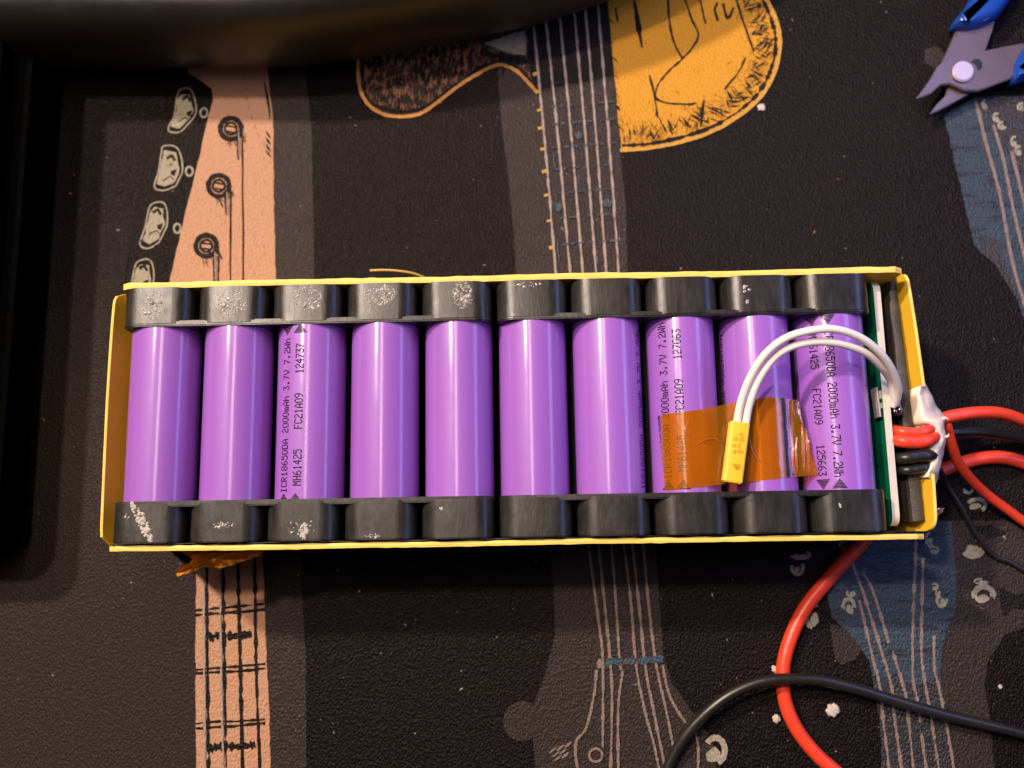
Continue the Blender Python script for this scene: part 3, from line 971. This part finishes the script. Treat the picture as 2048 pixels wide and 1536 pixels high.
# --- circuit board, foam, sensor, tape, glue at the right-hand end
def slab(name, pts_px, z0, z1, thick, mat, corner=4.0, side=1):
    """plate standing along a slanted plan line; top edge at z1, rounded upper corners"""
    a, b = P(*pts_px[0], z1), P(*pts_px[1], z1)
    d = Vector((b.x - a.x, b.y - a.y, 0)); L = d.length; d.normalize(); nn = Vector((-d.y, d.x, 0))
    bm = bmesh.new()
    prism(bm, rrect(0, z0, L, z1, corner, 6, (1, 1, 0, 0)), d, (0, 0, 1), nn, (a.x, a.y, 0), -thick / 2, thick / 2)
    bmesh.ops.recalc_face_normals(bm, faces=bm.faces)
    return bm, a, b, d, nn


bm, ba, bb, bd, bn = slab('circuit_board', ((1752, 560), (1794, 1052)), 4, 34.6, 1.9, 'pcb', 3.0)
for f in bm.faces:
    f.material_index = 0 if abs(f.normal.dot(bn)) > 0.9 else 1
board = bm_obj('circuit_board', bm, M['pcb'], pack)
board.data.materials.append(M['pcb_edge'])
# (material order: mask green on the faces, pale fibreglass on the cut edges)


def box(bm, c, s, rot=0.0):
    m = Matrix.Translation(c) @ Matrix.Rotation(rot, 4, 'Z') @ Matrix.Diagonal((s[0], s[1], s[2], 1))
    bmesh.ops.create_cube(bm, size=1.0, matrix=m)


bm = bmesh.new()
for (px, py, sx, sy, sz) in ((1752, 806, 0.4, 8.0, 4), (1757, 812, 1.6, 1.6, 1.0), (1760, 790, 1.6, 2.4, 1.0)):
    c = P(px, py, 33.2); box(bm, c, (sx, sy, sz), 0.05)
bmesh.ops.bevel(bm, geom=bm.edges[:], offset=0.1, segments=1, affect='EDGES')
bm_obj('nickel_tab', bm, M['metal'], board)
bm = bmesh.new()
for (px, py, r) in ((1792, 812, 1.5), (1796, 820, 1.25), (1790, 822, 1.0)):
    bmesh.ops.create_icosphere(bm, subdivisions=3, radius=r, matrix=Matrix.Translation(P(px, py, 34)) @ Matrix.Diagonal((0.8, 1.2, 1, 1)))
for v in bm.verts: v.co += v.normal * 0.25 * noise.noise(v.co * 0.9)
bm_obj('solder_joint', bm, M['solder'], board, True)

fa, fb = P(1776, 552, 31.5), P(1827, 1043, 31.5); fc, fd = P(1792, 549, 31.5), P(1851, 1040, 31.5)
bm = bmesh.new()
n = 60
rows = []
for k in range(n + 1):
    t = k / n
    l = fa.lerp(fb, t); r_ = fc.lerp(fd, t)
    b = 1.0 * math.sin(math.pi * t)
    l = l + Vector((0.3 * noise.noise(Vector((t * 9, 1, 0))), 0, 0)); r_ = r_ + Vector((-0.1, 0, 0))
    row = [bm.verts.new((l.x, l.y, 2))]
    for m in range(5):
        c = l.lerp(r_, m / 4)
        row.append(bm.verts.new((c.x, c.y, 31.5 + 0.35 * noise.noise(c * 0.6) - (0.35 if m in (0, 4) else 0))))
    row.append(bm.verts.new((r_.x, r_.y, 2)))
    rows.append(row)
for k in range(n):
    for j in range(6): bm.faces.new((rows[k][j], rows[k][j + 1], rows[k + 1][j + 1], rows[k + 1][j]))
bm.faces.new(rows[0]); bm.faces.new(list(reversed(rows[-1])))
bm_obj('foam_pad', bm, M['foam'], pack, angle=50)

# leads between the board and the exit hole
for pts, z, r, mt in (([(1778, 858), (1800, 863), (1830, 866), (1852, 862), (1868, 853), (1876, 848)], 35.0, 1.45, 'red'),
                      ([(1778, 878), (1800, 882), (1830, 885), (1855, 881), (1870, 872), (1876, 866)], 35.4, 1.75, 'red'),
                      ([(1782, 916), (1805, 917), (1835, 913), (1856, 911), (1866, 914), (1874, 918)], 34.8, 1.6, 'black_wire'),
                      ([(1786, 938), (1808, 941), (1835, 938), (1852, 935), (1864, 934), (1872, 932)], 33.5, 1.25, 'black_wire')):
    zz = [z - 7, z - 0.6, z, z - 0.3, z - 3.0, z - 8]
    tube('lead_wire', [P(a, b, h) for (a, b), h in zip(pts, zz)], r, M[mt], pack, 8, 18)

# temperature sensor lying across two cells
S0, S1 = P(1479, 845, 44.0), P(1464, 966, 44.0)
sd = (S1 - S0); SL = sd.length; sd.normalize(); sn = Vector((-sd.y, sd.x, 0))
bm = bmesh.new()
prism(bm, rrect(-2.55, 42.0, 2.55, 45.4, 0.7, 3), sn, (0, 0, 1), sd, (S0.x, S0.y, 0), 0, SL)
bmesh.ops.recalc_face_normals(bm, faces=bm.faces)
es = [e for e in bm.edges if len(e.link_faces) == 2 and e.calc_face_angle(0) > 1.0]
bmesh.ops.bevel(bm, geom=es, offset=0.3, segments=2, affect='EDGES')
for v in bm.verts: v.co += Vector((0.12 * noise.noise(v.co * 0.5), 0.1 * noise.noise(v.co * 0.5 + Vector((9, 9, 9))), 0))
sensor = bm_obj('temperature_sensor', bm, M['sensor'], pack, angle=40)
V = []; F = []
for (u, v, w, h) in ((3.2, 0.5, 0.5, 1.0), (4.6, 0.9, 0.9, 0.7), (4.6, -0.6, 0.7, 0.8), (6.1, 0.5, 1.0, 0.5), (6.3, -0.9, 0.5, 0.8), (7.6, 0.8, 0.6, 0.9), (7.8, -0.5, 0.8, 0.6), (11.2, 0.3, 0.7, 1.4), (12.0, 0.6, 0.4, 0.9)):
    b = len(V)
    c = S0 + sd * u + sn * v
    for j in range(10):
        t = 2 * math.pi * j / 10
        q = c + sd * w * math.cos(t) * random.uniform(0.6, 1.1) + sn * h * math.sin(t) * random.uniform(0.6, 1.1)
        V.append((q.x, q.y, 45.43))
    F.append(tuple(range(b, b + 10)))
mesh('worn_print', V, F, M['sensor_ink'], sensor)

wA = [(1470, 872, 43.8), (1474, 845, 44), (1483, 800, 45.5), (1503, 750, 48), (1532, 707, 50.5), (1572, 676, 52.5), (1622, 661, 53.5), (1672, 659, 53), (1722, 676, 51), (1760, 706, 48), (1784, 740, 44), (1796, 775, 39.5), (1793, 800, 36), (1787, 812, 34.2)]
wB = [(1488, 872, 43.8), (1492, 845, 44), (1499, 808, 45), (1516, 762, 47), (1546, 718, 49), (1582, 694, 50.5), (1630, 684, 50.8), (1682, 688, 49.8), (1732, 706, 47.5), (1764, 735, 43.5), (1782, 762, 39), (1787, 790, 36), (1783, 806, 34)]
for w in (wA, wB):
    tube('sensor_lead', [P(*c) for c in w], 1.02, M['white_wire'], sensor, 8, 16)


# amber tape over the sensor
def ztop(x):
    z = 38.2
    if x < CX[7]: z = 30.0
    for c in CX:
        rr = R + 0.16
        if abs(x - c) < rr: z = max(z, ZA + math.sqrt(rr * rr - (x - c) ** 2))
    return z


tl, tr, bl, br = (1297, 828), (1606, 797), (1322, 981), (1640, 948)
NU, NV = 110, 40
V = []; F = []
for j in range(NV + 1):
    v = j / NV
    for i in range(NU + 1):
        u = i / NU
        a = Vector(tl).lerp(Vector(tr), u); b = Vector(bl).lerp(Vector(br), u)
        c = a.lerp(b, v)
        zig = 2.6 * (abs((v * 13) % 1 - 0.5) * 2 - 0.5)
        if i == 0: c = c + Vector((zig + random.uniform(-1, 1), 0))
        if i == NU: c = c + Vector((-26 * (1 - v) ** 1.5 * (0.6 + 0.4 * math.sin(v * 9)) + zig, 0))
        c = c + Vector((0, -6 * math.sin(math.pi * u) * (1 - v) + (8 * math.sin(2 * math.pi * u)) * (1 - v) * 0.6))
        q = P(c.x, c.y, 41)
        xl = CX[7] - 7.7 + 0.9 * v + (0.35 * zig / 2.6 if i == 0 else 0)
        xr = P(Vector(tr).lerp(Vector(br), v).x, c.y, 41).x
        x, y = (xl + (xr - xl) * u if i < NU else q.x), q.y
        if CX[7] < x < CX[8]:
            t = (x - CX[7]) / PITCH
            z = 41.36 - 0.5 * math.sin(math.pi * t)
            s = (Vector((x, y, 0)) - Vector((S0.x, S0.y, 0)))
            du, dv = s.dot(sd), s.dot(sn)
        else:
            z = ztop(x) + 0.07
        # tent up beside the sensor
        s = Vector((x - S0.x, y - S0.y, 0)); du, dv = s.dot(sd), abs(s.dot(sn))
        if -6 < du < SL + 0.5 and dv < 5.5:
            f = max(0, 1 - max(0, dv - 2.2) / 3.0)
            if dv < 2.9: z = min(z, 41.7)
        z += 0.08 * abs(noise.noise(Vector((x * 0.5, y * 0.4, 0))))
        if i == NU: z += 0.5
        V.append((x, y, z))
for j in range(NV):
    for i in range(NU):
        a = j * (NU + 1) + i
        F.append((a, a + 1, a + NU + 2, a + NU + 1))
mesh('insulating_tape', V, F, M['tape'], pack, True)['label'] = 'strip of amber transparent tape across the cells'
# creases standing up from the tape
for k, pts in enumerate(([(1381, 832), (1374, 850), (1370, 862), (1380, 875), (1378, 884)], [(1392, 890), (1410, 880), (1427, 877), (1440, 884), (1452, 880)],
                         [(1498, 868), (1502, 895), (1512, 915), (1522, 923)], [(1604, 850), (1606, 890), (1608, 948)], [(1612, 858), (1616, 900), (1618, 950)], [(1594, 872), (1592, 910), (1594, 950)])):
    big = k >= 3
    z = [ztop(P(a, b, 41).x) if big else 41.25 for a, b in pts]
    z = [max(h, 37.5) for h in z]
    tube('tape_crease', [P(a, b, h) + Vector((0, 0, 0.05)) for (a, b), h in zip(pts, z)], (lambda t, w=(0.42 if big else 0.2): w * math.sin(math.pi * (0.1 + 0.8 * t))), M['tape'], pack, 6, 8, 0.5)


def crumple(name, outline, z, amp, mat, parent, label=None):
    o = rough_outline(outline, 6, 1.0)
    c = sum(o, Vector((0, 0))) / len(o)
    V = []; F = []
    rings = 5
    for r in range(rings):
        f = 1 - r / rings
        for q in o:
            w = c + (q - c) * f
            p_ = P(w.x, w.y, z)
            V.append((p_.x, p_.y, z + amp * noise.noise(Vector((w.x * 0.07, w.y * 0.11, 3))) + 0.5 * amp * noise.noise(Vector((w.x * 0.22, w.y * 0.16, 7)))))
    k = len(o)
    for r in range(rings - 1):
        for i in range(k):
            j = (i + 1) % k
            F.append((r * k + i, r * k + j, (r + 1) * k + j, (r + 1) * k + i))
    F.append(tuple((rings - 1) * k + i for i in range(k)))
    return mesh(name, V, F, mat, parent, False)


crumple('tape_scrap', [(350, 1092), (358, 1103), (378, 1112), (377, 1126), (352, 1140), (356, 1153), (392, 1142), (404, 1134), (442, 1136), (470, 1128), (520, 1112), (535, 1088), (440, 1085)], 32, 4.5, M['scrap'], pack)
crumple('tape_scrap', [(1858, 1014), (1890, 1016), (1880, 1030), (1866, 1044)], 12, 1.5, M['scrap'], pack)


# hot glue round the exit hole
def glue():
    out = [(1846, 756), (1860, 780), (1872, 806), (1884, 826), (1893, 838), (1887, 852), (1891, 874), (1888, 900), (1882, 930), (1876, 958), (1868, 978)]
    inn = [(1840, 772), (1836, 790), (1838, 815), (1843, 843), (1862, 850), (1870, 868), (1866, 888), (1860, 906), (1864, 922), (1858, 940), (1856, 954)]
    K = 40
    oc = catmull([Vector((x, y, 0)) for x, y in out], 4); ic = catmull([Vector((x, y, 0)) for x, y in inn], 4)
    V = []; F = []
    W = 10
    for k in range(K + 1):
        a, b = ic[k], oc[k]
        pa, pb = P(a.x, a.y, 34.5), P(b.x, b.y, 28)
        V.append((pa.x - 0.4, pa.y, 22))
        for j in range(W + 1):
            t = j / W
            q = pa.lerp(pb, t)
            hgt = 34.5 + (28 - 34.5) * t + 2.3 * math.sin(math.pi * t) * (0.5 + 0.5 * math.sin(math.pi * k / K)) + 0.9 * noise.noise(q * 0.28) + 0.4 * noise.noise(q * 0.9)
            V.append((q.x, q.y, hgt))
        V.append((pb.x - 0.6, pb.y, 20)); V.append((pb.x - 3.5, pb.y, 10))
    w = W + 4
    for k in range(K):
        for j in range(w - 1):
            F.append((k * w + j, k * w + j + 1, (k + 1) * w + j + 1, (k + 1) * w + j))
    o = mesh('hot_glue', V, F, M['glue'], pack, True)
    return o


glue()
bm = bmesh.new()
for pts in ([(1864, 852), (1868, 846), (1866, 838)], [(1884, 838), (1892, 836), (1896, 840)], [(1882, 870), (1890, 874), (1896, 872), (1897, 868)], [(1868, 885), (1874, 878), (1878, 872)]):
    V, F = tube_data(catmull([P(a, b, 33) for a, b in pts], 5), lambda t: 0.55 * (1 - 0.7 * t), 8)
    vs = [bm.verts.new(v) for v in V]
    for f in F: bm.faces.new([vs[i] for i in f])
bm_obj('glue_string', bm, M['glue'], pack, True)


# ------------------------------------------------------------------ wires outside the pack
def wire(name, pts, r, mat, label, cat='wire', group=None):
    o = tube(name, [P(*c) for c in pts], r, M[mat], None, 12, 20, 0.015)
    return tag(o, label, cat, group)


wire('red_wire', [(1862, 852, 24), (1880, 840, 25), (1905, 832, 25), (1955, 825, 24), (2003, 827, 22), (2048, 842, 19), (2110, 872, 14), (2200, 930, 6)], 1.72, 'red', 'thick red wire arching right from the white glue, uppermost of the red wires')
wire('red_wire', [(1878, 838, 22), (1891, 846, 24), (1903, 888, 21), (1915, 922, 17), (1940, 956, 12), (1974, 989, 8), (2013, 1018, 5), (2052, 1046, 3), (2120, 1090, 1.5)], 1.42, 'red', 'thin red wire looping from the glue down across the thick red wire')
wire('red_wire', [(1800, 985, 2), (1850, 958, 2), (1886, 940, 2), (1916, 929, 2), (1955, 918, 2), (2003, 915, 2), (2050, 927, 2), (2120, 958, 2)], 2.0, 'red', 'thick red wire lying on the cloth beneath the thin red one')
wire('black_wire', [(1850, 872, 9), (1890, 869, 9), (1909, 865, 9), (1955, 864, 8), (2003, 870, 6), (2050, 879, 4), (2130, 900, 2)], 1.5, 'black_wire', 'black wire running right between the red wires beside the glue')
wire('black_wire', [(1860, 905, 7), (1884, 948, 6), (1899, 977, 5), (1924, 1018, 4), (1945, 1057, 3), (1969, 1093, 2), (1993, 1114, 1.2), (2018, 1123, 1.0), (2050, 1142, 0.9), (2110, 1180, 0.9)], 0.85, 'black_wire', 'thin black wire bending down to the right of the pack corner')
wire('red_wire', [(1800, 1010, 2.1), (1745, 1062, 2.1), (1715, 1095, 2.1), (1660, 1155, 2.1), (1610, 1217, 2.1), (1580, 1280, 2.1), (1566, 1340, 2.1), (1570, 1400, 2.1), (1592, 1455, 2.1), (1628, 1503, 2.1), (1668, 1540, 2.1), (1730, 1590, 2.1)], 2.05, 'red', 'thick red wire curving out from under the near side of the pack')
wire('black_cable', [(1315, 1620, 1.6), (1338, 1530, 2.0), (1380, 1460, 4), (1440, 1403, 6), (1500, 1370, 7), (1560, 1358, 7.5), (1640, 1361, 7.5), (1720, 1380, 7), (1810, 1407, 6.5), (1900, 1432, 6), (2050, 1468, 5), (2160, 1500, 3)], 1.55, 'black_wire', 'long black cable crossing over the red wire at the bottom right', 'cable')

# ------------------------------------------------------------------ wire cutters at the top right
def z4(X, Y): return (1648 + X / 5.12, Y / 5.12)


cut = empty('wire_cutters', tuple(P(1925, 143, 0)))
tag(cut, 'small steel wire cutters with glossy blue grips at the top right', 'wire cutters')
org = cut.location / MM


def plate(name, pts, z0, z1, mat, bev=0.3, dome=False, seg=2, parent=cut):
    bm = bmesh.new()
    o = [P(*z4(*q), (z0 + z1) / 2) - org for q in pts]
    ar = sum(o[i].x * o[(i + 1) % len(o)].y - o[(i + 1) % len(o)].x * o[i].y for i in range(len(o)))
    if ar < 0: o.reverse()
    prism(bm, [(v.x, v.y) for v in o], (1, 0, 0), (0, 1, 0), (0, 0, 1), (0, 0, 0), z0, z1)
    bmesh.ops.recalc_face_normals(bm, faces=bm.faces)
    es = [e for e in bm.edges if len(e.link_faces) == 2 and (abs(e.verts[0].co.z - e.verts[1].co.z) < 1e-6)]
    bmesh.ops.bevel(bm, geom=es, offset=bev, segments=seg, affect='EDGES', clamp_overlap=True)
    return bm_obj(name, bm, M[mat], parent, angle=60 if dome else 30)


def smooth_px(pts, n=5):
    return [(v.x, v.y) for v in catmull([Vector((x, y, 0)) for x, y in pts + [pts[0]]], n)[:-1]]


plate('lever', [(1735, 230), (1710, 330), (1660, 470), (1600, 640), (1560, 800), (1480, 970), (1300, 1070), (1150, 1150), (1075, 1180), (1140, 1085), (1240, 985), (1255, 900), (1240, 860), (1160, 820), (1200, 640), (1240, 560), (1345, 320), (1500, 120)], 3.0, 5.0, 'steel', 0.25)
plate('lever', [(1180, 665), (1240, 640), (1420, 590), (1640, 530), (1830, 490), (2020, 455), (2100, 500), (2000, 700), (1890, 820), (1680, 900), (1560, 940), (1420, 935), (1340, 900), (1270, 870), (1180, 880), (1080, 970), (980, 1010), (930, 1022), (990, 950), (1080, 820), (1145, 705)], 5.1, 6.9, 'steel', 0.3)
def pillow(name, pts, z0, z1, mat):
    o = [P(*z4(*q), (z0 + z1) / 2) - org for q in pts]
    k = len(o); c = sum(o, Vector()) / k
    zm, hh = (z0 + z1) / 2, (z1 - z0) / 2
    V = []; F = []
    N_ = 14
    for j in range(N_ + 1):
        a = -math.pi / 2 + math.pi * j / N_
        ins = 3.6 * (1 - math.cos(a) ** 0.8 if math.cos(a) > 1e-6 else 1)
        for i in range(k):
            t = (o[(i + 1) % k] - o[i - 1]); t.z = 0; t.normalize()
            nrm = Vector((-t.y, t.x, 0))
            if nrm.dot(c - o[i]) < 0: nrm = -nrm
            v = o[i] + nrm * ins
            V.append((v.x, v.y, zm + hh * math.sin(a)))
    for j in range(N_):
        for i in range(k):
            i2 = (i + 1) % k
            F.append((j * k + i, j * k + i2, (j + 1) * k + i2, (j + 1) * k + i))
    F.append(tuple(reversed(range(k)))); F.append(tuple(N_ * k + i for i in range(k)))
    return mesh(name, V, F, M[mat], cut, True)


g1 = smooth_px([(1520, -80), (1430, 90), (1345, 190), (1296, 275), (1340, 312), (1460, 318), (1600, 284), (1725, 225), (1800, 150), (1880, 40), (1960, -80), (2050, -300), (1800, -380)])
pillow('grip', g1, 0.6, 9.4, 'grip')
g2 = smooth_px([(2060, 420), (1985, 545), (1912, 680), (1893, 790), (1920, 862), (2000, 850), (2100, 800), (2300, 700), (2400, 520), (2250, 380)])
pillow('grip', g2, 0.6, 9.8, 'grip')
rv = [(1420 + 108 * math.cos(a * math.pi / 14), 735 + 104 * math.sin(a * math.pi / 14)) for a in range(28)]
plate('rivet', rv, 6.8, 8.0, 'rivet', 0.35, False, 3)
hole = [(1500, 640), (1540, 605), (1590, 605), (1622, 650), (1615, 700), (1580, 730), (1565, 690), (1545, 655)]
plate('spring_slot', hole, 6.85, 6.95, 'dark', 0.01)

# ------------------------------------------------------------------ glossy black arched tube, upper left
RZ = 18.1
tp = [P(x, y, RZ) for x, y in ((-420, 96), (-260, 72), (-60, 56), (150, 50), (380, 52), (560, 48), (740, 26), (940, -12), (1100, -48), (1260, -110), (1420, -210), (1540, -330))]
V, F = tube_data(catmull(tp, 14), 10.2, 44)
V = [(v[0], v[1], RZ + (v[2] - RZ) * 18.0 / 10.2) for v in V]
o = mesh('black_curved_rim', V, F, M['tube'], None, True)
tag(o, 'glossy scratched black curved rim lying across the top left of the cloth', 'rim')

# dark case at the left edge
bm = bmesh.new()
c1 = P(66, 1118, 0)
prism(bm, rrect(c1.x - 120, c1.y, c1.x, c1.y + 240, 9, 8), (1, 0, 0), (0, 1, 0), (0, 0, 1), (0, 0, 0), 0.05, 26)
bmesh.ops.recalc_face_normals(bm, faces=bm.faces)
es = [e for e in bm.edges if len(e.link_faces) == 2 and abs(e.verts[0].co.z - e.verts[1].co.z) < 1e-6]
bmesh.ops.bevel(bm, geom=es, offset=6, segments=6, affect='EDGES', clamp_overlap=True)
o = bm_obj('black_case', bm, M['case'], None, angle=45)
tag(o, 'dark rounded black case at the left edge beside the pack', 'case')

# ------------------------------------------------------------------ crumbs, lint, offcut
def crumb(px, py, r, spikes, label):
    bm = bmesh.new()
    bmesh.ops.create_icosphere(bm, subdivisions=3, radius=r)
    sd_ = Vector((px * 0.1, py * 0.1, 0))
    for v in bm.verts:
        v.co = v.co * (1 + 0.55 * noise.noise(v.co * (1.6 / r) * spikes + sd_))
        v.co.z *= 0.22
    zmin = min(v.co.z for v in bm.verts)
    q = P(px, py, 0)
    for v in bm.verts: v.co += Vector((q.x, q.y, -zmin + 0.1))
    o = bm_obj('crumb', bm, M['crumb'], None, True)
    return tag(o, label, 'crumb', 'white crumbs on the cloth')


crumb(1522, 216, 1.2, 0.7, 'white crumb beside the golden printed guitar body')
crumb(1550, 1338, 1.1, 1.1, 'white crumb touching the curved red wire above the black cable')
crumb(1665, 1420, 1.8, 1.3, 'largest white crumb, jagged, on the cloth right of the curved red wire')
crumb(1552, 1437, 1.1, 0.8, 'round white crumb left of the curved red wire below the black cable')
crumb(2000, 1373, 0.55, 0.8, 'tiny white crumb near the right edge above the black cable')

V = []; F = []; V2 = []; F2 = []
for k in range(330):
    px, py = random.uniform(-20, 2070), random.uniform(-20, 1560)
    q = P(px, py, 0)
    if -104 < q.x < 112 and -36 < q.y < 37: continue
    r = random.choice((0.12, 0.14, 0.18, 0.22, 0.3)); a = random.uniform(0, 6.28); l = random.choice((1, 1, 1.4, 2.5))
    vv, ff = (V, F) if random.random() < 0.86 else (V2, F2)
    b = len(vv)
    for t, z in ((0, 0.12), (1.6, 0.12), (3.1, 0.12), (4.7, 0.12)):
        x, y = r * l * math.cos(t), r * math.sin(t)
        vv.append((q.x + x * math.cos(a) - y * math.sin(a), q.y + x * math.sin(a) + y * math.cos(a), z))
    vv.append((q.x, q.y, 0.12 + r))
    for j in range(4): ff.append((b + j, b + (j + 1) % 4, b + 4))
tag(mesh('lint', V, F, M['lint']), 'pale lint specks scattered over the black cloth', 'lint', kind='stuff')
tag(mesh('orange_specks', V2, F2, M['speck']), 'orange brown specks scattered over the black cloth', 'specks', kind='stuff')

o = tube('yellow_offcut', [P(740, 541, 20), P(770, 540, 21), P(800, 542, 21), P(828, 547, 20), P(852, 556, 18)], 0.35, M['hair'], None, 8, 8)
tag(o, 'thin yellow offcut sticking out behind the far side of the pack', 'offcut')
